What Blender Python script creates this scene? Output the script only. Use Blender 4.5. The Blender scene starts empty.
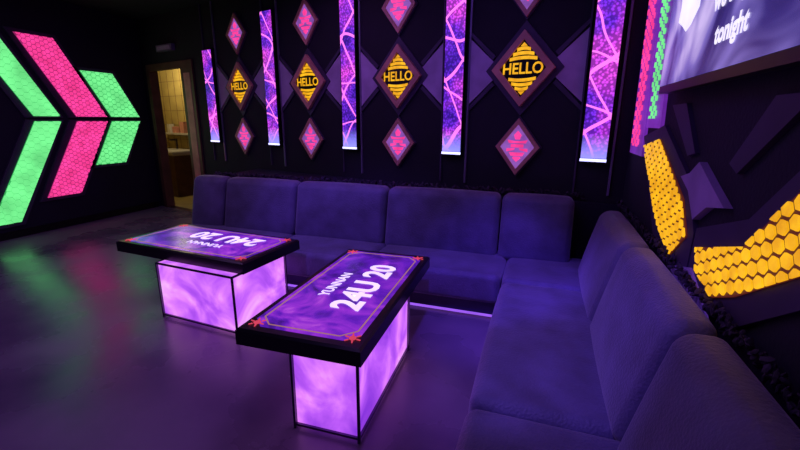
import bpy, bmesh, math, random
from mathutils import Matrix, Vector, Euler
random.seed(7)
S=bpy.context.scene
S.view_settings.view_transform='Standard'

# ------------------------------------------------------------ materials
def lin(c):
    o=[]
    for v in c:
        v/=255.
        o.append(v/12.92 if v<=.04045 else ((v+.055)/1.055)**2.4)
    return (*o,1.)
def mat(name,col,rough=.6,metal=0.,spec=.5,emi=None,es=0.,var=0.,scale=6.,bump=0.,bscale=60.,sheen=0.):
    m=bpy.data.materials.new(name); m.use_nodes=True
    nt=m.node_tree; n=nt.nodes; l=nt.links
    p=n['Principled BSDF']; c=lin(col)
    p.inputs['Base Color'].default_value=c
    p.inputs['Roughness'].default_value=rough; p.inputs['Metallic'].default_value=metal
    p.inputs['Specular IOR Level'].default_value=spec
    if sheen: 
        p.inputs['Sheen Weight'].default_value=sheen
    if emi:
        p.inputs['Emission Color'].default_value=lin(emi); p.inputs['Emission Strength'].default_value=es
    tc=n.new('ShaderNodeTexCoord')
    if var or emi and var:
        no=n.new('ShaderNodeTexNoise'); no.inputs['Scale'].default_value=scale; no.inputs['Detail'].default_value=5
        l.new(tc.outputs['Object'],no.inputs['Vector'])
        r=n.new('ShaderNodeValToRGB'); r.color_ramp.elements[0].position=.32; r.color_ramp.elements[1].position=.68
        base=lin(emi) if emi else c
        lo=[x*(1-var) for x in base[:3]]+[1]; hi=[min(1,x*(1+var)) for x in base[:3]]+[1]
        r.color_ramp.elements[0].color=lo; r.color_ramp.elements[1].color=hi
        l.new(no.outputs['Fac'],r.inputs['Fac']); l.new(r.outputs['Color'],p.inputs['Emission Color' if emi else 'Base Color'])
    if bump:
        nb=n.new('ShaderNodeTexNoise'); nb.inputs['Scale'].default_value=bscale; nb.inputs['Detail'].default_value=3
        l.new(tc.outputs['Object'],nb.inputs['Vector'])
        b=n.new('ShaderNodeBump'); b.inputs['Strength'].default_value=bump; b.inputs['Distance'].default_value=.02
        l.new(nb.outputs['Fac'],b.inputs['Height']); l.new(b.outputs['Normal'],p.inputs['Normal'])
    return m
def mat_ramp_emit(name,scale,stops,strength,detail=6,dist=1.5,rough=.25):
    """noise-driven glowing picture (nebula / marble)"""
    m=bpy.data.materials.new(name); m.use_nodes=True
    nt=m.node_tree; n=nt.nodes; l=nt.links; p=n['Principled BSDF']
    p.inputs['Base Color'].default_value=(.02,.01,.03,1); p.inputs['Roughness'].default_value=rough
    tc=n.new('ShaderNodeTexCoord'); no=n.new('ShaderNodeTexNoise')
    no.inputs['Scale'].default_value=scale; no.inputs['Detail'].default_value=detail; no.inputs['Distortion'].default_value=dist
    l.new(tc.outputs['Object'],no.inputs['Vector'])
    r=n.new('ShaderNodeValToRGB'); e=r.color_ramp.elements
    e[0].position,e[0].color=stops[0][0],lin(stops[0][1]); e[1].position,e[1].color=stops[-1][0],lin(stops[-1][1])
    for q,c in stops[1:-1]:
        x=e.new(q); x.color=lin(c)
    l.new(no.outputs['Fac'],r.inputs['Fac']); l.new(r.outputs['Color'],p.inputs['Emission Color'])
    p.inputs['Emission Strength'].default_value=strength
    return m
def mat_strip():
    m=bpy.data.materials.new('led_strip_picture'); m.use_nodes=True
    nt=m.node_tree; n=nt.nodes; l=nt.links; p=n['Principled BSDF']
    p.inputs['Base Color'].default_value=(.01,.01,.02,1); p.inputs['Roughness'].default_value=.3
    tc=n.new('ShaderNodeTexCoord')
    def math_(op,a,b=None):
        q=n.new('ShaderNodeMath'); q.operation=op
        for i,v in enumerate((a,b)):
            if v is None: continue
            if isinstance(v,(int,float)): q.inputs[i].default_value=v
            else: l.new(v,q.inputs[i])
        return q.outputs[0]
    # slightly warped coordinates so the triangle lattice is irregular
    nw=n.new('ShaderNodeTexNoise'); nw.inputs['Scale'].default_value=1.1; l.new(tc.outputs['Object'],nw.inputs['Vector'])
    sx=n.new('ShaderNodeSeparateXYZ'); l.new(tc.outputs['Object'],sx.inputs['Vector'])
    X_,Z_=sx.outputs['X'],sx.outputs['Z']
    line=None
    for ax,az,fq,wd in ((.85,.55,3.4,.035),(-.8,.6,2.9,.035),(.1,1.,2.1,.025)):
        cc=math_('ADD',math_('MULTIPLY',X_,ax*fq),math_('MULTIPLY',Z_,az*fq))
        cc=math_('ADD',cc,math_('MULTIPLY',nw.outputs['Fac'],1.6))
        d=math_('ABSOLUTE',math_('SUBTRACT',math_('FRACT',cc),.5))
        k_=math_('LESS_THAN',d,wd)
        line=k_ if line is None else math_('MAXIMUM',line,k_)
    no=n.new('ShaderNodeTexNoise'); no.inputs['Scale'].default_value=2.6; no.inputs['Detail'].default_value=4
    l.new(tc.outputs['Object'],no.inputs['Vector'])
    rb=n.new('ShaderNodeValToRGB'); e=rb.color_ramp.elements
    e[0].position=.33; e[0].color=lin((55,25,165)); e[1].position=.66; e[1].color=lin((250,85,235))
    x=e.new(.45); x.color=lin((120,45,230)); x=e.new(.55); x.color=lin((200,65,235))
    l.new(no.outputs['Fac'],rb.inputs['Fac'])
    v3=n.new('ShaderNodeTexVoronoi'); v3.inputs['Scale'].default_value=42; l.new(tc.outputs['Object'],v3.inputs['Vector'])
    rd=n.new('ShaderNodeValToRGB'); rd.color_ramp.elements[0].position=.3; rd.color_ramp.elements[0].color=(1.0,1.0,1.0,1)
    rd.color_ramp.elements[1].position=.6; rd.color_ramp.elements[1].color=(.35,.35,.4,1); l.new(v3.outputs['Distance'],rd.inputs['Fac'])
    mm=n.new('ShaderNodeMix'); mm.data_type='RGBA'; mm.blend_type='MULTIPLY'; mm.inputs['Factor'].default_value=1
    l.new(rb.outputs['Color'],mm.inputs['A']); l.new(rd.outputs['Color'],mm.inputs['B'])
    mx=n.new('ShaderNodeMix'); mx.data_type='RGBA'; l.new(line,mx.inputs['Factor'])
    l.new(mm.outputs['Result'],mx.inputs['A']); mx.inputs['B'].default_value=lin((255,120,240))
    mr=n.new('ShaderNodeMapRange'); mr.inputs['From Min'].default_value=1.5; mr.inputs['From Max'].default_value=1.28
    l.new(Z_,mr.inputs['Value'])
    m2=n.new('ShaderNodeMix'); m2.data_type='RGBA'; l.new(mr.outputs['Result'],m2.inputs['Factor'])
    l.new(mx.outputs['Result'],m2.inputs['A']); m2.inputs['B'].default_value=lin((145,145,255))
    l.new(m2.outputs['Result'],p.inputs['Emission Color']); p.inputs['Emission Strength'].default_value=1.3
    return m
def mat_floor():
    m=bpy.data.materials.new('polished_floor'); m.use_nodes=True
    nt=m.node_tree; n=nt.nodes; l=nt.links; p=n['Principled BSDF']
    tc=n.new('ShaderNodeTexCoord'); no=n.new('ShaderNodeTexNoise'); no.inputs['Scale'].default_value=1.3; no.inputs['Detail'].default_value=8
    l.new(tc.outputs['Object'],no.inputs['Vector'])
    r=n.new('ShaderNodeValToRGB'); r.color_ramp.elements[0].color=lin((92,80,100)); r.color_ramp.elements[1].color=lin((124,108,128))
    r.color_ramp.elements[0].position=.35; r.color_ramp.elements[1].position=.65
    l.new(no.outputs['Fac'],r.inputs['Fac']); l.new(r.outputs['Color'],p.inputs['Base Color'])
    mr=n.new('ShaderNodeMapRange'); mr.inputs['From Min'].default_value=.35; mr.inputs['From Max'].default_value=.65
    mr.inputs['To Min'].default_value=.2; mr.inputs['To Max'].default_value=.36
    l.new(no.outputs['Fac'],mr.inputs['Value']); l.new(mr.outputs['Result'],p.inputs['Roughness'])
    p.inputs['Specular IOR Level'].default_value=.55
    return m

M_wall=mat('wall_dark_fabric',(19,14,32),.8,var=.25,scale=3,bump=.15)
M_wallL=mat('wall_navy_paint',(18,15,40),.7,var=.2,scale=2)
M_ceil=mat('ceiling_black',(14,11,22),.9,var=.2)
M_floor=mat_floor()
M_black=mat('black_lacquer',(10,9,14),.3,var=.2,scale=4)
M_trim=mat('trim_pale_metal',(130,118,150),.4,.4,var=.1)
M_lilac=mat('lilac_relief_board',(175,148,190),.6,var=.2,scale=4)
M_lilacd=mat('dark_relief_board',(62,48,78),.6,var=.2,scale=4)
M_brown=mat('bronze_frame',(205,140,125),.5,.0,var=.2,scale=6)
M_yel=mat('yellow_light',(60,40,5),.5,emi=(252,172,22),es=1.1,var=.25,scale=14)
M_yeld=mat('amber_backlight',(60,30,5),.5,emi=(100,36,26),es=.6,var=.2,scale=14)
M_pink=mat('pink_light',(60,10,30),.5,emi=(250,60,145),es=1.2,var=.25,scale=12)
M_pinkd=mat('pink_backlight',(60,10,30),.5,emi=(165,40,110),es=.9,var=.2,scale=12)
M_green=mat('green_light',(10,60,30),.5,emi=(115,238,140),es=1.05,var=.2,scale=4)
M_greend=mat('green_backlight',(10,60,30),.5,emi=(60,180,95),es=.9,var=.2,scale=6)
M_lilacglow=mat('lilac_backlit_acrylic',(90,70,130),.4,emi=(145,88,180),es=.8,var=.3,scale=9)
M_violet=mat('violet_backlit_acrylic',(60,30,110),.4,emi=(110,40,165),es=.8,var=.4,scale=4)
M_strip=mat_strip()
M_lip=mat('strip_lamp_lip',(200,200,255),.4,emi=(190,190,255),es=2.2,var=.1)
M_sofa=mat('sofa_velvet',(82,78,110),.55,spec=.4,var=.3,scale=5,bump=.3,bscale=80,sheen=.3)
M_sofab=mat('sofa_base_vinyl',(40,36,70),.5,var=.2)
M_led=mat('toe_led',(200,150,255),.4,emi=(150,90,230),es=1.0,var=.1)
M_panel=mat_ramp_emit('table_glow_panel',2.8,[(.3,(122,45,205)),(.48,(178,85,235)),(.6,(220,125,242)),(.76,(248,200,252))],1.15,dist=.6)
M_screen=mat_ramp_emit('table_screen',3.0,[(.3,(38,10,105)),(.46,(95,26,190)),(.58,(150,48,215)),(.74,(215,105,235))],.9)
M_metal=mat('brushed_steel',(90,80,105),.3,.9,var=.15,scale=20)
M_white=mat('white_print_glow',(220,210,240),.5,emi=(235,215,255),es=1.05,var=.1)
M_gold=mat('gold_line',(150,110,60),.4,emi=(190,130,130),es=.6,var=.1)
M_red=mat('red_print_glow',(150,30,30),.5,emi=(225,70,95),es=.85,var=.2)
M_garl=mat('dry_foliage',(48,38,54),.8,var=.5,scale=25)
M_tv=mat_ramp_emit('tv_picture',1.9,[(.3,(16,14,50)),(.44,(55,45,120)),(.54,(120,105,190)),(.66,(205,185,240))],1.0,detail=3,dist=.8)
M_tvw=mat('tv_bright_caption',(200,200,220),.5,emi=(235,230,255),es=1.1,var=.15)
M_dooredge=mat('door_frame_wood',(92,58,48),.5,var=.3,scale=5)
M_tile=mat('washroom_tile',(170,150,90),.5,var=.15,scale=4)
M_cer=mat('white_ceramic',(200,195,185),.25,var=.05)

# ------------------------------------------------------------ mesh builder
class B:
    def __init__(s): s.v=[];s.f=[];s.m=[];s.sm=[];s.mats=[]
    def mi(s,m):
        if m not in s.mats: s.mats.append(m)
        return s.mats.index(m)
    def add(s,vs,fs,m,smooth=False,X=None):
        o=len(s.v); k=s.mi(m)
        for p in vs:
            p=Vector(p); s.v.append(X@p if X is not None else p)
        for f in fs: s.f.append([i+o for i in f]); s.m.append(k); s.sm.append(smooth)
    def prism(s,poly,y0,y1,m,X=None):
        n=len(poly)
        vs=[(u,y0,w) for u,w in poly]+[(u,y1,w) for u,w in poly]
        fs=[list(range(n)),list(range(2*n-1,n-1,-1))]+[[i,(i+1)%n,n+(i+1)%n,n+i] for i in range(n)]
        s.add(vs,fs,m,False,X)
    def slab(s,poly,z0,z1,m,X=None):
        n=len(poly)
        vs=[(u,w,z0) for u,w in poly]+[(u,w,z1) for u,w in poly]
        fs=[list(range(n)),list(range(2*n-1,n-1,-1))]+[[i,(i+1)%n,n+(i+1)%n,n+i] for i in range(n)]
        s.add(vs,fs,m,False,X)
    def box(s,x0,x1,y0,y1,z0,z1,m,X=None): s.slab([(x0,y0),(x1,y0),(x1,y1),(x0,y1)],z0,z1,m,X)
    def ring(s,outer,inner,y0,y1,m,X=None):
        n=len(outer)
        for i in range(n):
            j=(i+1)%n
            s.prism([outer[i],outer[j],inner[j],inner[i]],y0,y1,m,X)
    def rbox(s,x0,x1,y0,y1,z0,z1,r,puff,m,fn=None,n=7):
        c=Vector(((x0+x1)/2,(y0+y1)/2,(z0+z1)/2)); h=((x1-x0)/2,(y1-y0)/2,(z1-z0)/2)
        r=min(r,min(h)*.98)
        def ts(a):
            i=a-r; L=[-a,-a+.3*r,-a+.6*r,-a+.85*r]
            mid=[-i+2*i*k/n for k in range(n+1)]
            return L+mid+[-x for x in reversed(L)]
        T=[ts(a) for a in h]; vs=[];fs=[];idx={}
        def vert(p,ax,sg):
            q=[max(-(h[k]-r),min(h[k]-r,p[k])) for k in range(3)]
            d=Vector([p[k]-q[k] for k in range(3)])
            if d.length>1e-9: d=d.normalized()*r
            o=[q[k]+d[k] for k in range(3)]
            a,b=[k for k in range(3) if k!=ax]
            pf=puff if not isinstance(puff,(list,tuple)) else puff[ax]
            o[ax]+=sg*pf*(1-(p[a]/h[a])**2)*(1-(p[b]/h[b])**2)
            w=Vector(o)+c
            if fn: w=Vector(fn(w))
            key=(round(w.x,5),round(w.y,5),round(w.z,5))
            if key not in idx: idx[key]=len(vs); vs.append(w)
            return idx[key]
        for ax in range(3):
            a,b=[k for k in range(3) if k!=ax]
            for sg in (-1,1):
                g=[]
                for u in T[a]:
                    row=[]
                    for w in T[b]:
                        p=[0,0,0]; p[a]=u;p[b]=w;p[ax]=sg*h[ax]; row.append(vert(p,ax,sg))
                    g.append(row)
                for i in range(len(g)-1):
                    for j in range(len(g[0])-1):
                        f=[g[i][j],g[i+1][j],g[i+1][j+1],g[i][j+1]]
                        if len(set(f))==4: fs.append(f)
        s.add(vs,fs,m,True)
    def obj(s,name,X=None,parent=None,recalc=True):
        me=bpy.data.meshes.new(name); me.from_pydata([tuple(v) for v in s.v],[],s.f)
        for m in s.mats: me.materials.append(m)
        for i,p in enumerate(me.polygons): p.material_index=s.m[i]; p.use_smooth=s.sm[i]
        bm=bmesh.new(); bm.from_mesh(me); bmesh.ops.recalc_face_normals(bm,faces=bm.faces); bm.to_mesh(me); bm.free()
        o=bpy.data.objects.new(name,me); S.collection.objects.link(o)
        if parent: o.parent=parent
        if X is not None: o.matrix_world=X
        return o
def text2d(body,size,squash=1.,bold=.02):
    cu=bpy.data.curves.new('t','FONT'); cu.body=body; cu.size=size; cu.align_x='CENTER'; cu.align_y='CENTER'; cu.resolution_u=3; cu.offset=size*bold
    o=bpy.data.objects.new('t',cu); S.collection.objects.link(o)
    bpy.context.view_layer.update()
    me=bpy.data.meshes.new_from_object(o.evaluated_get(bpy.context.evaluated_depsgraph_get()))
    vs=[(v.co.x*squash,v.co.y) for v in me.vertices]; fs=[list(p.vertices) for p in me.polygons]
    bpy.data.objects.remove(o); bpy.data.meshes.remove(me)
    return vs,fs
def empty(name,X=None):
    e=bpy.data.objects.new(name,None); S.collection.objects.link(e); e.empty_display_size=.1
    if X is not None: e.matrix_world=X
    return e
def ccw(P): 
    a=sum(P[i][0]*P[(i+1)%len(P)][1]-P[(i+1)%len(P)][0]*P[i][1] for i in range(len(P)))
    return P if a>0 else P[::-1]
def clip(sub,cl):
    cl=ccw(cl); out=sub
    for i in range(len(cl)):
        A,Bp=cl[i],cl[(i+1)%len(cl)]; inp=out; out=[]
        if not inp: return []
        side=lambda p:(Bp[0]-A[0])*(p[1]-A[1])-(Bp[1]-A[1])*(p[0]-A[0])
        for j in range(len(inp)):
            P,Q=inp[j-1],inp[j]; a,b_=side(P),side(Q)
            if (a>=0)!=(b_>=0):
                t=a/(a-b_); out.append((P[0]+(Q[0]-P[0])*t,P[1]+(Q[1]-P[1])*t))
            if b_>=0: out.append(Q)
    return out
def hexfill(b,poly,R,gap,y0,y1,m,sx=1.):
    """honeycomb cells clipped to a convex outline"""
    xs=[p[0] for p in poly]; ys=[p[1] for p in poly]
    dx=R*1.5*sx; dy=R*math.sqrt(3)
    i=int(math.floor(min(xs)/dx))-1; 
    while i*dx<=max(xs)+dx:
        x=i*dx; j=int(math.floor(min(ys)/dy))-1
        while j*dy<=max(ys)+dy:
            y=j*dy+(dy/2 if i%2 else 0); j+=1
            rr=(R-gap)
            pts=clip([(x+rr*sx*math.cos(k*math.pi/3),y+rr*math.sin(k*math.pi/3)) for k in range(6)],poly)
            if len(pts)>2:
                ar=abs(sum(pts[i_][0]*pts[(i_+1)%len(pts)][1]-pts[(i_+1)%len(pts)][0]*pts[i_][1] for i_ in range(len(pts))))/2
                if ar>R*R*.15: b.prism(pts,y0,y1,m)
        i+=1

# ------------------------------------------------------------ frames of reference
TH=-math.atan(.25)
MB=Matrix.Translation((0,4.1,0))@Matrix.Rotation(TH,4,'Z')
ML=Matrix.Translation((-6.8,0,0))@Matrix.Rotation(math.pi/2,4,'Z')
MR=Matrix.Translation((.68,0,0))@Matrix.Rotation(-math.pi/2,4,'Z')
CH=3.25

# ------------------------------------------------------------ room shell
b=B(); b.slab([(-6.8,-1.6),(.68,-1.6),(.68,3.93),(-6.8,5.8)],-.1,0,M_floor); b.obj('floor')
b=B(); b.slab([(-6.9,-1.7),(.78,-1.7),(.78,4.1),(-6.9,6.0)],CH,CH+.1,M_ceil); b.obj('ceiling')
k=1/math.cos(TH)
sL,sR=-6.8*k,.68*k
d0,d1,dz=-6.6*k,-5.6*k,2.42
b=B()
b.box(sL-.1,d0,0,.12,0,CH,M_wall); b.box(d0,d1,0,.12,dz,CH,M_wall); b.box(d1,sR+.1,0,.12,0,CH,M_wall)
b.obj('wall_back',MB)
b=B(); b.box(-6.92,-6.8,-1.6,5.78,0,CH,M_wallL); b.obj('wall_left')
b=B(); b.box(.68,.8,-1.6,3.98,0,CH,M_wall); b.obj('wall_right')
b=B(); b.box(-6.8,.68,-1.72,-1.6,0,CH,M_wallL); b.obj('wall_front')
b=B(); b.box(d1+.34,-3.95*k,-.02,0,0,.1,M_black); b.obj('baseboard_back',MB)
b=B(); b.box(-1.5,5.7,-.02,0,0,.1,M_black); b.obj('baseboard_left',ML)

# washroom beyond door
wl=d0-2.0
b=B()
b.box(wl,d1+.6,1.1,1.2,0,2.7,M_tile); b.box(wl-.1,wl,.12,1.2,0,2.7,M_tile); b.box(d1+.6,d1+.7,.12,1.2,0,2.7,M_tile)
b.box(wl,d1+.6,.12,1.1,2.7,2.8,M_ceil); b.box(wl,d1+.6,.12,1.1,-.1,0,M_tile); b.box(wl-.1,sL-.1,.0,.12,0,2.7,M_tile)
for q in range(9):
    b.box(wl,d1+.6,1.096,1.1,.3*q+.28,.3*q+.286,M_dooredge)
for q in range(14): b.box(wl+.25*q,wl+.25*q+.006,1.096,1.1,0,2.7,M_dooredge)
b.obj('wall_washroom',MB)
b=B()
b.box(d0-.02,d0+.03,-.03,.118,0,dz,M_dooredge); b.box(d1-.03,d1+.0,-.03,.118,0,dz,M_dooredge); b.box(d1,d1+.3,-.03,-.002,0,dz+.09,M_dooredge)
b.box(d0-.07,d1,-.03,-.002,dz-.02,dz+.09,M_dooredge); b.box(d0-.07,d0,-.03,-.002,0,dz,M_dooredge)
b.box(d1+.05,d1+.22,-.036,-.03,.2,dz-.1,M_brown)
b.obj('door_1',MB)
b=B(); b.rbox(-8.35,-7.55,.6,1.09,.86,.98,.05,0,M_cer); b.box(-8.3,-7.6,.65,1.08,0,.86,M_dooredge)
b.box(-8.0,-7.97,.95,.98,.98,1.18,M_metal); b.box(-8.0,-7.97,.82,.98,1.16,1.19,M_metal)
b.obj('washbasin_cabinet',MB)
b=B(); b.box(-8.5,-7.3,.95,1.09,1.28,1.32,M_cer); b.box(-8.3,-8.2,.97,1.07,1.32,1.5,M_cer); b.box(-8.1,-8.0,.97,1.07,1.32,1.45,M_brown); b.box(-7.8,-7.65,.97,1.07,1.32,1.55,M_brown); b.obj('wall_shelf',MB)
b=B(); b.box(-6.2*k,-5.75*k,-.06,0,2.68,2.78,M_trim); b.box(-6.16*k,-5.8*k,-.065,-.06,2.7,2.76,M_lilac); b.obj('exit_sign',MB)

# trim lines on back wall
pitch=1.36; s0=-5.0
strips=[s0+i*pitch for i in range(5)]
for i,s in enumerate(strips):
    b=B(); w=.135
    b.box(s-w-.015,s-w,-.02,0,.97,CH,M_lilacd); b.box(s+w,s+w+.018,-.02,0,.97,CH,M_trim)
    b.obj('trim_%d'%(i+1),MB)
for i,s in enumerate(strips):
    top=2.62 if i==0 else 2.98; w=.11
    b=B(); b.box(s-w,s+w,-.06,0,1.25,top,M_black)
    b.box(s-w+.008,s+w-.008,-.066,-.06,1.29,top-.02,M_strip)
    b.box(s-w+.005,s+w-.005,-.075,-.02,1.262,1.285,M_lip)
    b.obj('led_light_strip',MB)

def dia(c,z,w,h): return [(c-w,z),(c,z-h),(c+w,z),(c,z+h)]
def glyph_small(b,c,z,m,y0,y1,q=1.):
    P=lambda pts:b.prism([(c+x*q,z+v*q) for x,v in pts],y0,y1,m)
    P([(-.02,.07),(.02,.07),(.035,.11),(0,.15),(-.035,.11)])
    P([(-.08,.035),(.08,.035),(.095,.065),(.03,.055),(-.03,.055),(-.095,.065)])
    P([(-.06,-.005),(.06,-.005),(.06,.025),(-.06,.025)])
    P([(-.1,-.045),(-.03,-.03),(-.02,-.012),(-.1,-.015)]); P([(.1,-.045),(.1,-.015),(.02,-.012),(.03,-.03)])
    P([(-.055,-.085),(.055,-.085),(.075,-.052),(-.075,-.052)])
    P([(0,-.14),(.04,-.105),(.03,-.092),(-.03,-.092),(-.04,-.105)])
hello=text2d('HELLO',.135,.92)
def big(c):
    z=2.06; b=B()
    for sg in (-1,1):
        b.prism([(c+sg*.53,z+.30),(c+sg*.53,z-.30),(c+sg*.2,z)],-.012,0,M_lilac)
        b.prism([(c+sg*.53,z+.37),(c+sg*.53,z+.33),(c+sg*.3,z+.10),(c+sg*.27,z+.13)],-.018,0,M_lilacd)
        b.prism([(c+sg*.53,z-.37),(c+sg*.53,z-.33),(c+sg*.3,z-.10),(c+sg*.27,z-.13)],-.018,0,M_lilacd)
    b.prism(dia(c,z,.36,.41),-.02,0,M_lilacd)
    b.ring(dia(c,z,.29,.33),dia(c,z,.215,.25),-.06,-.02,M_brown)
    b.prism(dia(c,z,.222,.257),-.035,-.02,M_black)
    y0,y1=-.045,-.034
    vs,fs=hello
    b.add([(c+x,y0,z+y) for x,y in vs],fs,M_yel)
    for sg in (1,-1):
        for j,(hw,zz) in enumerate([(.125,.085),(.095,.125),(.06,.165)]):
            zz=zz*sg
            n=6; top=[];bot=[]
            for q in range(n+1):
                u=-hw+2*hw*q/n; cv=.012*(1-(u/hw)**2)*sg
                top.append((c+u,z+zz+cv+.014)); bot.append((c+u,z+zz+cv-.014))
            b.prism(bot+top[::-1],y0,y1,M_yel)
    b.prism([(c-.03,z+.195),(c+.03,z+.195),(c,z+.225)],y0,y1,M_yel); b.prism([(c-.03,z-.195),(c,z-.225),(c+.03,z-.195)],y0,y1,M_yel)
    b.obj('diamond_sign_light',MB)
def small(c,z):
    b=B()
    b.prism(dia(c,z,.225,.285),-.02,0,M_lilacd); b.ring(dia(c,z,.21,.265),dia(c,z,.165,.21),-.045,-.02,M_brown)
    b.prism(dia(c,z,.17,.215),-.03,-.02,M_lilacglow); glyph_small(b,c,z,M_pink,-.04,-.03,1.)
    b.obj('small_diamond_light',MB)
for i in range(4):
    c=s0+(i+.5)*pitch
    big(c); small(c,1.36); small(c,2.76)

# ------------------------------------------------------------ left wall chevron lights
def par(yb0,yb1,zb,dy,dz): return [(yb0,zb),(yb1,zb),(yb1+dy,zb+dz),(yb0+dy,zb+dz)]
zc=1.6
b=B()
for (a,c,H,m,md,hx,gp) in [(3.93,4.27,1.35,M_green,M_greend,.05,.003),(4.5,4.97,1.08,M_pink,M_pinkd,.036,.006),(5.05,5.55,.68,M_green,M_greend,.045,.006)]:
    for sg in (1,-1):
        sl=-.56
        p=par(a,c,zc+sg*.035,sl*H,sg*H)
        fr=[(p[0][0]-.1,p[0][1]-sg*.02),(p[1][0]+.05,p[1][1]-sg*.02),(p[2][0]+.05,p[2][1]+sg*.05),(p[3][0]-.1,p[3][1]+sg*.05)]
        b.prism(fr,-.03,0,M_lilacd)
        b.prism(p,-.045,-.03,md)
        hexfill(b,p,hx,gp,-.052,-.045,m)
b.obj('chevron_wall_light',ML)

# ------------------------------------------------------------ right wall honeycomb lights
R_=lambda pts:[(-y,z) for y,z in pts]
b=B()
armL=[(3.27,1.44),(2.87,1.5),(2.28,1.24),(2.15,1.09),(2.34,.94),(2.68,1.04)]
armR1=[(2.0,1.08),(1.96,.99),(1.76,.95),(1.6,1.02),(1.6,1.2)]
armR2=[(1.6,1.2),(1.6,1.02),(1.2,1.26),(1.0,1.42),(1.0,1.72),(1.3,1.48)]
b.prism(R_([(3.35,1.5),(2.85,1.58),(2.25,1.33),(2.08,1.12),(2.1,.84),(2.7,.92)]),-.02,0,M_lilacd)
b.prism(R_([(2.06,1.15),(1.62,1.29),(1.3,1.56),(1.0,1.82),(1.0,1.3),(1.6,.9),(2.08,.84)]),-.02,0,M_lilacd)
b.prism(R_([(2.14,1.43),(2.24,1.37),(2.36,1.34),(2.22,1.29),(2.1,1.18),(1.97,1.26),(1.8,1.29),(1.95,1.35)]),-.03,0,M_lilac)
b.prism(R_([(2.75,1.69),(2.5,1.69),(2.25,1.46),(2.35,1.44)]),-.02,0,M_lilacd)
b.prism(R_([(1.62,1.68),(1.4,1.68),(1.78,1.42),(1.86,1.45)]),-.02,0,M_lilacd)
b.prism(R_([(2.3,.9),(2.02,.8),(1.75,.86),(2.02,.98)]),-.03,-.02,M_lilac)
for p in (armL,armR1,armR2):
    b.prism(R_(p),-.028,-.02,M_yeld); hexfill(b,R_(p),.031,.0075,-.034,-.028,M_yel,sx=1.2)
b.obj('honeycomb_wall_light',MR)
b=B()
for (a,c,z0,z1,m,hx) in [(3.48,3.72,1.42,2.95,M_pink,.04),(3.08,3.26,1.62,2.5,M_green,.036)]:
    p=R_([(a,z0),(c,z0),(c+.12,z1),(a+.12,z1)])
    b.prism(R_([(a-.14,z0-.06),(c+.06,z0-.06),(c+.17,z1+.05),(a+.0,z1+.05)]),-.02,0,M_violet)
    hexfill(b,p,hx,.017,-.03,-.02,m)
b.obj('slanted_wall_light',MR)

# ------------------------------------------------------------ television
tv=B(); y0,y1,z0,z1=1.0,2.78,1.75,2.77
tv.box(-y1,-y0,-.09,-.04,z0,z1,M_black)
tv.box(-y1+.02,-y0-.02,-.094,-.09,z0+.04,z1-.02,M_tv)
tv.box(-2.1,-1.6,-.04,0,2.1,2.5,M_metal)
vs,fs=text2d('we sing',.1,1,.04); tv.add([(-1.92+x,-.096,2.05+y) for x,y in vs],fs,M_tvw)
vs,fs=text2d('tonight',.1,1,.04); tv.add([(-1.86+x,-.096,1.92+y) for x,y in vs],fs,M_tvw)
pts=[(-2.42+.15*math.cos(a*math.pi/6)*(1+.15*math.sin(3*a)),2.14+.12*math.sin(a*math.pi/6)*(1+.1*math.cos(2*a))) for a in range(12)]
tv.prism(pts,-.096,-.094,M_tvw)
tv.obj('television',MR)

# ------------------------------------------------------------ ledge + foliage
b=B()
b.slab([(-3.95,3.93),(.1,3.93),(.67,3.9),(.67,3.92),(-3.95,5.07)],0,.9,M_wallL); b.obj('wall_ledge')
b=B()
ico=bmesh.new(); bmesh.ops.create_icosphere(ico,subdivisions=1,radius=1)
iv=[v.co.copy() for v in ico.verts]; iF=[[v.index for v in f.verts] for f in ico.faces]; ico.free()
def leaf(x,y,z,r):
    X=Matrix.Translation((x,y,z))@Euler((random.uniform(0,3),random.uniform(0,3),random.uniform(0,3))).to_matrix().to_4x4()@Matrix.Diagonal((r*1.5,r*.8,r*.4,1))
    b.add(iv,iF,M_garl,False,X)
for i in range(600):
    x=random.uniform(-3.8,.4); leaf(x,random.uniform(3.97,4.02),.925+random.uniform(0,.05),random.uniform(.01,.024))
for i in range(500):
    y=random.uniform(.4,3.8); leaf(.638+random.uniform(-.012,.01),y,.935+random.uniform(-.02,.025),random.uniform(.008,.016))
b.obj('foliage_garland')

# ------------------------------------------------------------ corner sofa
sofa=empty('corner_sofa')
XL,XF,XJ=-3.85,-.22,.34
SH=.42
b=B()
b.box(XL+.02,.66,3.16,3.9,.06,.2,M_sofab); b.box(XF+.05,.66,.3,3.16,.06,.2,M_sofab)
b.box(XL+.1,.6,3.24,3.85,0,.06,M_black); b.box(XF+.12,.6,.35,3.3,0,.06,M_black)
b.obj('base_frame',parent=sofa)
b=B(); b.box(XL+.1,XF+.12,3.225,3.238,.005,.03,M_led); b.obj('toe_led',parent=sofa)
b=B()
xs=[XL,-2.45,-1.4,XF-.01]
for i in range(len(xs)-1):
    b.rbox(xs[i]+.006,xs[i+1]-.006,3.1,3.82,.17,SH,.05,.012,M_sofa)
b.rbox(XF,.45,3.06,3.82,.17,SH,.05,.012,M_sofa)
ys=[.3,1.56,3.05]
for i in range(len(ys)-1):
    b.rbox(XF,.45,ys[i]+.006,ys[i+1]-.006,.17,SH,.06,.012,M_sofa,n=9)
b.obj('seat_cushions',parent=sofa)
b=B()
def leanY(p): return (p.x,p.y+(p.z-.4)*.22,p.z)
def leanX(p): return (p.x+(p.z-.4)*.24,p.y,p.z)
xb=[XL,-3.38,-2.45,-1.42,-.32,.3]
for i in range(len(xb)-1):
    b.rbox(xb[i]+.006,xb[i+1]-.006,3.6,3.78,.38,.96,.06,(.0,.025,.01),M_sofa,fn=leanY)
yb=[.25,1.5,2.5,3.5]
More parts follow.
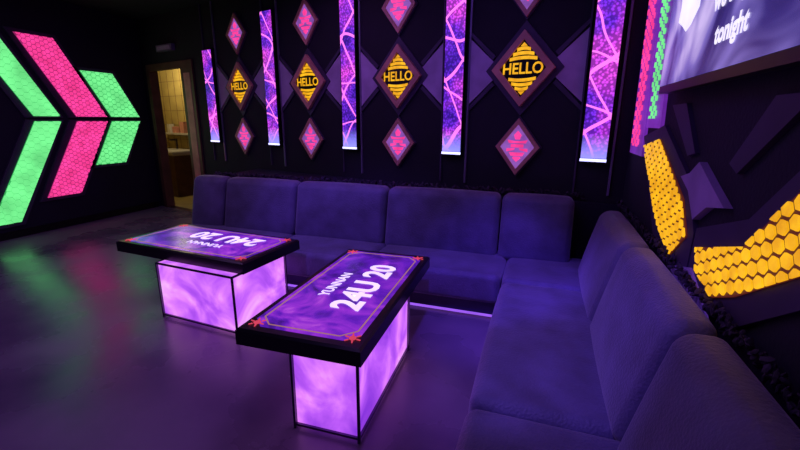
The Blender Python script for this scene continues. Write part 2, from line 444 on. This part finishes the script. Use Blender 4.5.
for i in range(len(yb)-1):
    b.rbox(.34,.5,yb[i]+.006,yb[i+1]-.006,.38,.935,.06,(.03,0,.01),M_sofa,fn=leanX,n=9)
b.obj('back_cushions',parent=sofa)

# ------------------------------------------------------------ tables
def table(cx,cy,rot,bx0,bx1,by0,by1,tx=0.):
    X=Matrix.Translation((cx,cy,0))@Matrix.Rotation(rot,4,'Z')
    e=empty('light_box_table',X)
    L,W,T,TT=.71,.345,.57,.09
    b=B()
    ch=.012
    b.box(-L,L,-W,W,T-TT,T-ch,M_black); 
    b.add([(-L,-W,T-ch),(L,-W,T-ch),(L,W,T-ch),(-L,W,T-ch),(-L+ch,-W+ch,T),(L-ch,-W+ch,T),(L-ch,W-ch,T),(-L+ch,W-ch,T)],
          [[0,1,5,4],[1,2,6,5],[2,3,7,6],[3,0,4,7],[4,5,6,7]],M_black)
    a,c,q=L-.055,W-.045,.07
    b.slab([(-a+q,-c),(a-q,-c),(a,-c+q),(a,c-q),(a-q,c),(-a+q,c),(-a,c-q),(-a,-c+q)],T,T+.003,M_screen)
    z0,z1=T+.003,T+.005
    def line(x0,y0,x1,y1,w=.004):
        d=Vector((x1-x0,y1-y0)).normalized()*w; n=Vector((-d.y,d.x))
        b.slab([(x0-n.x,y0-n.y),(x1-n.x,y1-n.y),(x1+n.x,y1+n.y),(x0+n.x,y0+n.y)],z0,z1,M_gold)
    a-=.03;c-=.03
    P=[(-a+q,-c),(a-q,-c),(a,-c+q),(a,c-q),(a-q,c),(-a+q,c),(-a,c-q),(-a,-c+q)]
    for i in range(8): line(*P[i],*P[(i+1)%8])
    for sx in (-1,1):
        for sy in (-1,1):
            x,y=sx*(a-.0),sy*(c-.0)
            b.slab([(x+.02*math.cos(t*math.pi/4),y+.02*math.sin(t*math.pi/4)) for t in range(8)],z0,z1+.001,M_red)
            for t in range(6):
                an=t*math.pi/3+.3; d=Vector((math.cos(an),math.sin(an))); n=Vector((-d.y,d.x))*.005
                p0=Vector((x,y))+d*.024; p1=Vector((x,y))+d*.045
                b.slab([tuple(p0-n),tuple(p1-n*.6),tuple(p1+n*.6),tuple(p0+n)],z0,z1+.001,M_red)
    vs,fs=text2d('24U 20',.25,1.0,.035); b.add([(x+.02+tx,y-.1,z1+.001) for x,y in vs],fs,M_white)
    vs,fs=text2d('YUNNAN',.09,1.,.03); b.add([(x-.02+tx*.4,y+.1,z1+.001) for x,y in vs],fs,M_white)
    o=b.obj('table_top',parent=e); 
    b=B(); h=T-TT
    b.box(bx0+.015,bx1-.015,by0+.015,by1-.015,.03,h-.002,M_panel)
    b.obj('lit_base',parent=e)
    b=B(); w=.013
    for x in (bx0,bx1-w):
        for y in (by0,by1-w): b.box(x,x+w,y,y+w,0,h-.001,M_metal)
    for z in (.02,h-w-.001):
        b.box(bx0+w,bx1-w,by0,by0+w,z,z+w,M_metal); b.box(bx0+w,bx1-w,by1-w,by1,z,z+w,M_metal)
        b.box(bx0,bx0+w,by0+w,by1-w,z,z+w,M_metal); b.box(bx1-w,bx1,by0+w,by1-w,z,z+w,M_metal)
    b.obj('metal_frame',parent=e)
    return e
table(-1.09,2.24,math.radians(92),-.66,.27,-.31,.07)
table(-2.72,2.73,math.radians(176),-.67,.14,-.2,.42,-.13)

# ------------------------------------------------------------ lights
def area(name,loc,col,e,size,rot=(0,0,0)):
    l=bpy.data.lights.new(name,'AREA'); l.energy=e; l.color=col; l.size=size
    o=bpy.data.objects.new(name,l); o.location=loc; o.rotation_euler=rot; S.collection.objects.link(o)
def point(name,loc,col,e,r=.1):
    l=bpy.data.lights.new(name,'POINT'); l.energy=e; l.color=col; l.shadow_soft_size=r
    o=bpy.data.objects.new(name,l); o.location=loc; S.collection.objects.link(o)
def spot(name,loc,tgt,col,e,ang,blend=.8,r=.06):
    l=bpy.data.lights.new(name,'SPOT'); l.energy=e; l.color=col; l.spot_size=math.radians(ang); l.spot_blend=blend; l.shadow_soft_size=r
    o=bpy.data.objects.new(name,l); o.location=loc; o.rotation_euler=(Vector(tgt)-Vector(loc)).to_track_quat('-Z','Y').to_euler(); S.collection.objects.link(o)
area('ceiling_lamp_sofa',(-1.2,2.7,3.15),(.3,.13,1),14,1.2)
area('ceiling_lamp_near',(-1.2,.2,3.15),(.42,.2,1),9.5,1.0)
area('ceiling_lamp_left',(-4.2,2.0,3.15),(.58,.27,1),22,1.5)
area('ceiling_lamp_rear',(-2.5,3.6,3.15),(.6,.22,1),8,1.0)
spot('spot_lamp_corner',(-.4,1.6,3.1),(-.3,3.1,.4),(.14,.05,1),340,34)
spot('spot_lamp_seat',(-.7,.8,3.1),(.1,2.2,.4),(.25,.12,1),230,36)
spot('spot_lamp_back',(-2.2,1.6,3.1),(-2.0,3.6,.6),(.22,.09,1),180,42)
o=MB@Vector((-7.6,.55,2.5)); point('washroom_lamp',o,(1,.82,.45),28,.12)
w=bpy.data.worlds.new('World'); S.world=w; w.use_nodes=True
w.node_tree.nodes['Background'].inputs['Color'].default_value=(.02,.01,.05,1); w.node_tree.nodes['Background'].inputs['Strength'].default_value=.3

# ------------------------------------------------------------ camera
c=bpy.data.cameras.new('Camera'); c.lens=18.47; c.sensor_width=36; c.clip_start=.05
o=bpy.data.objects.new('Camera',c); o.location=(0,0,1.6); o.rotation_euler=(1.3213,-.0047,.3322)
S.collection.objects.link(o); S.camera=o
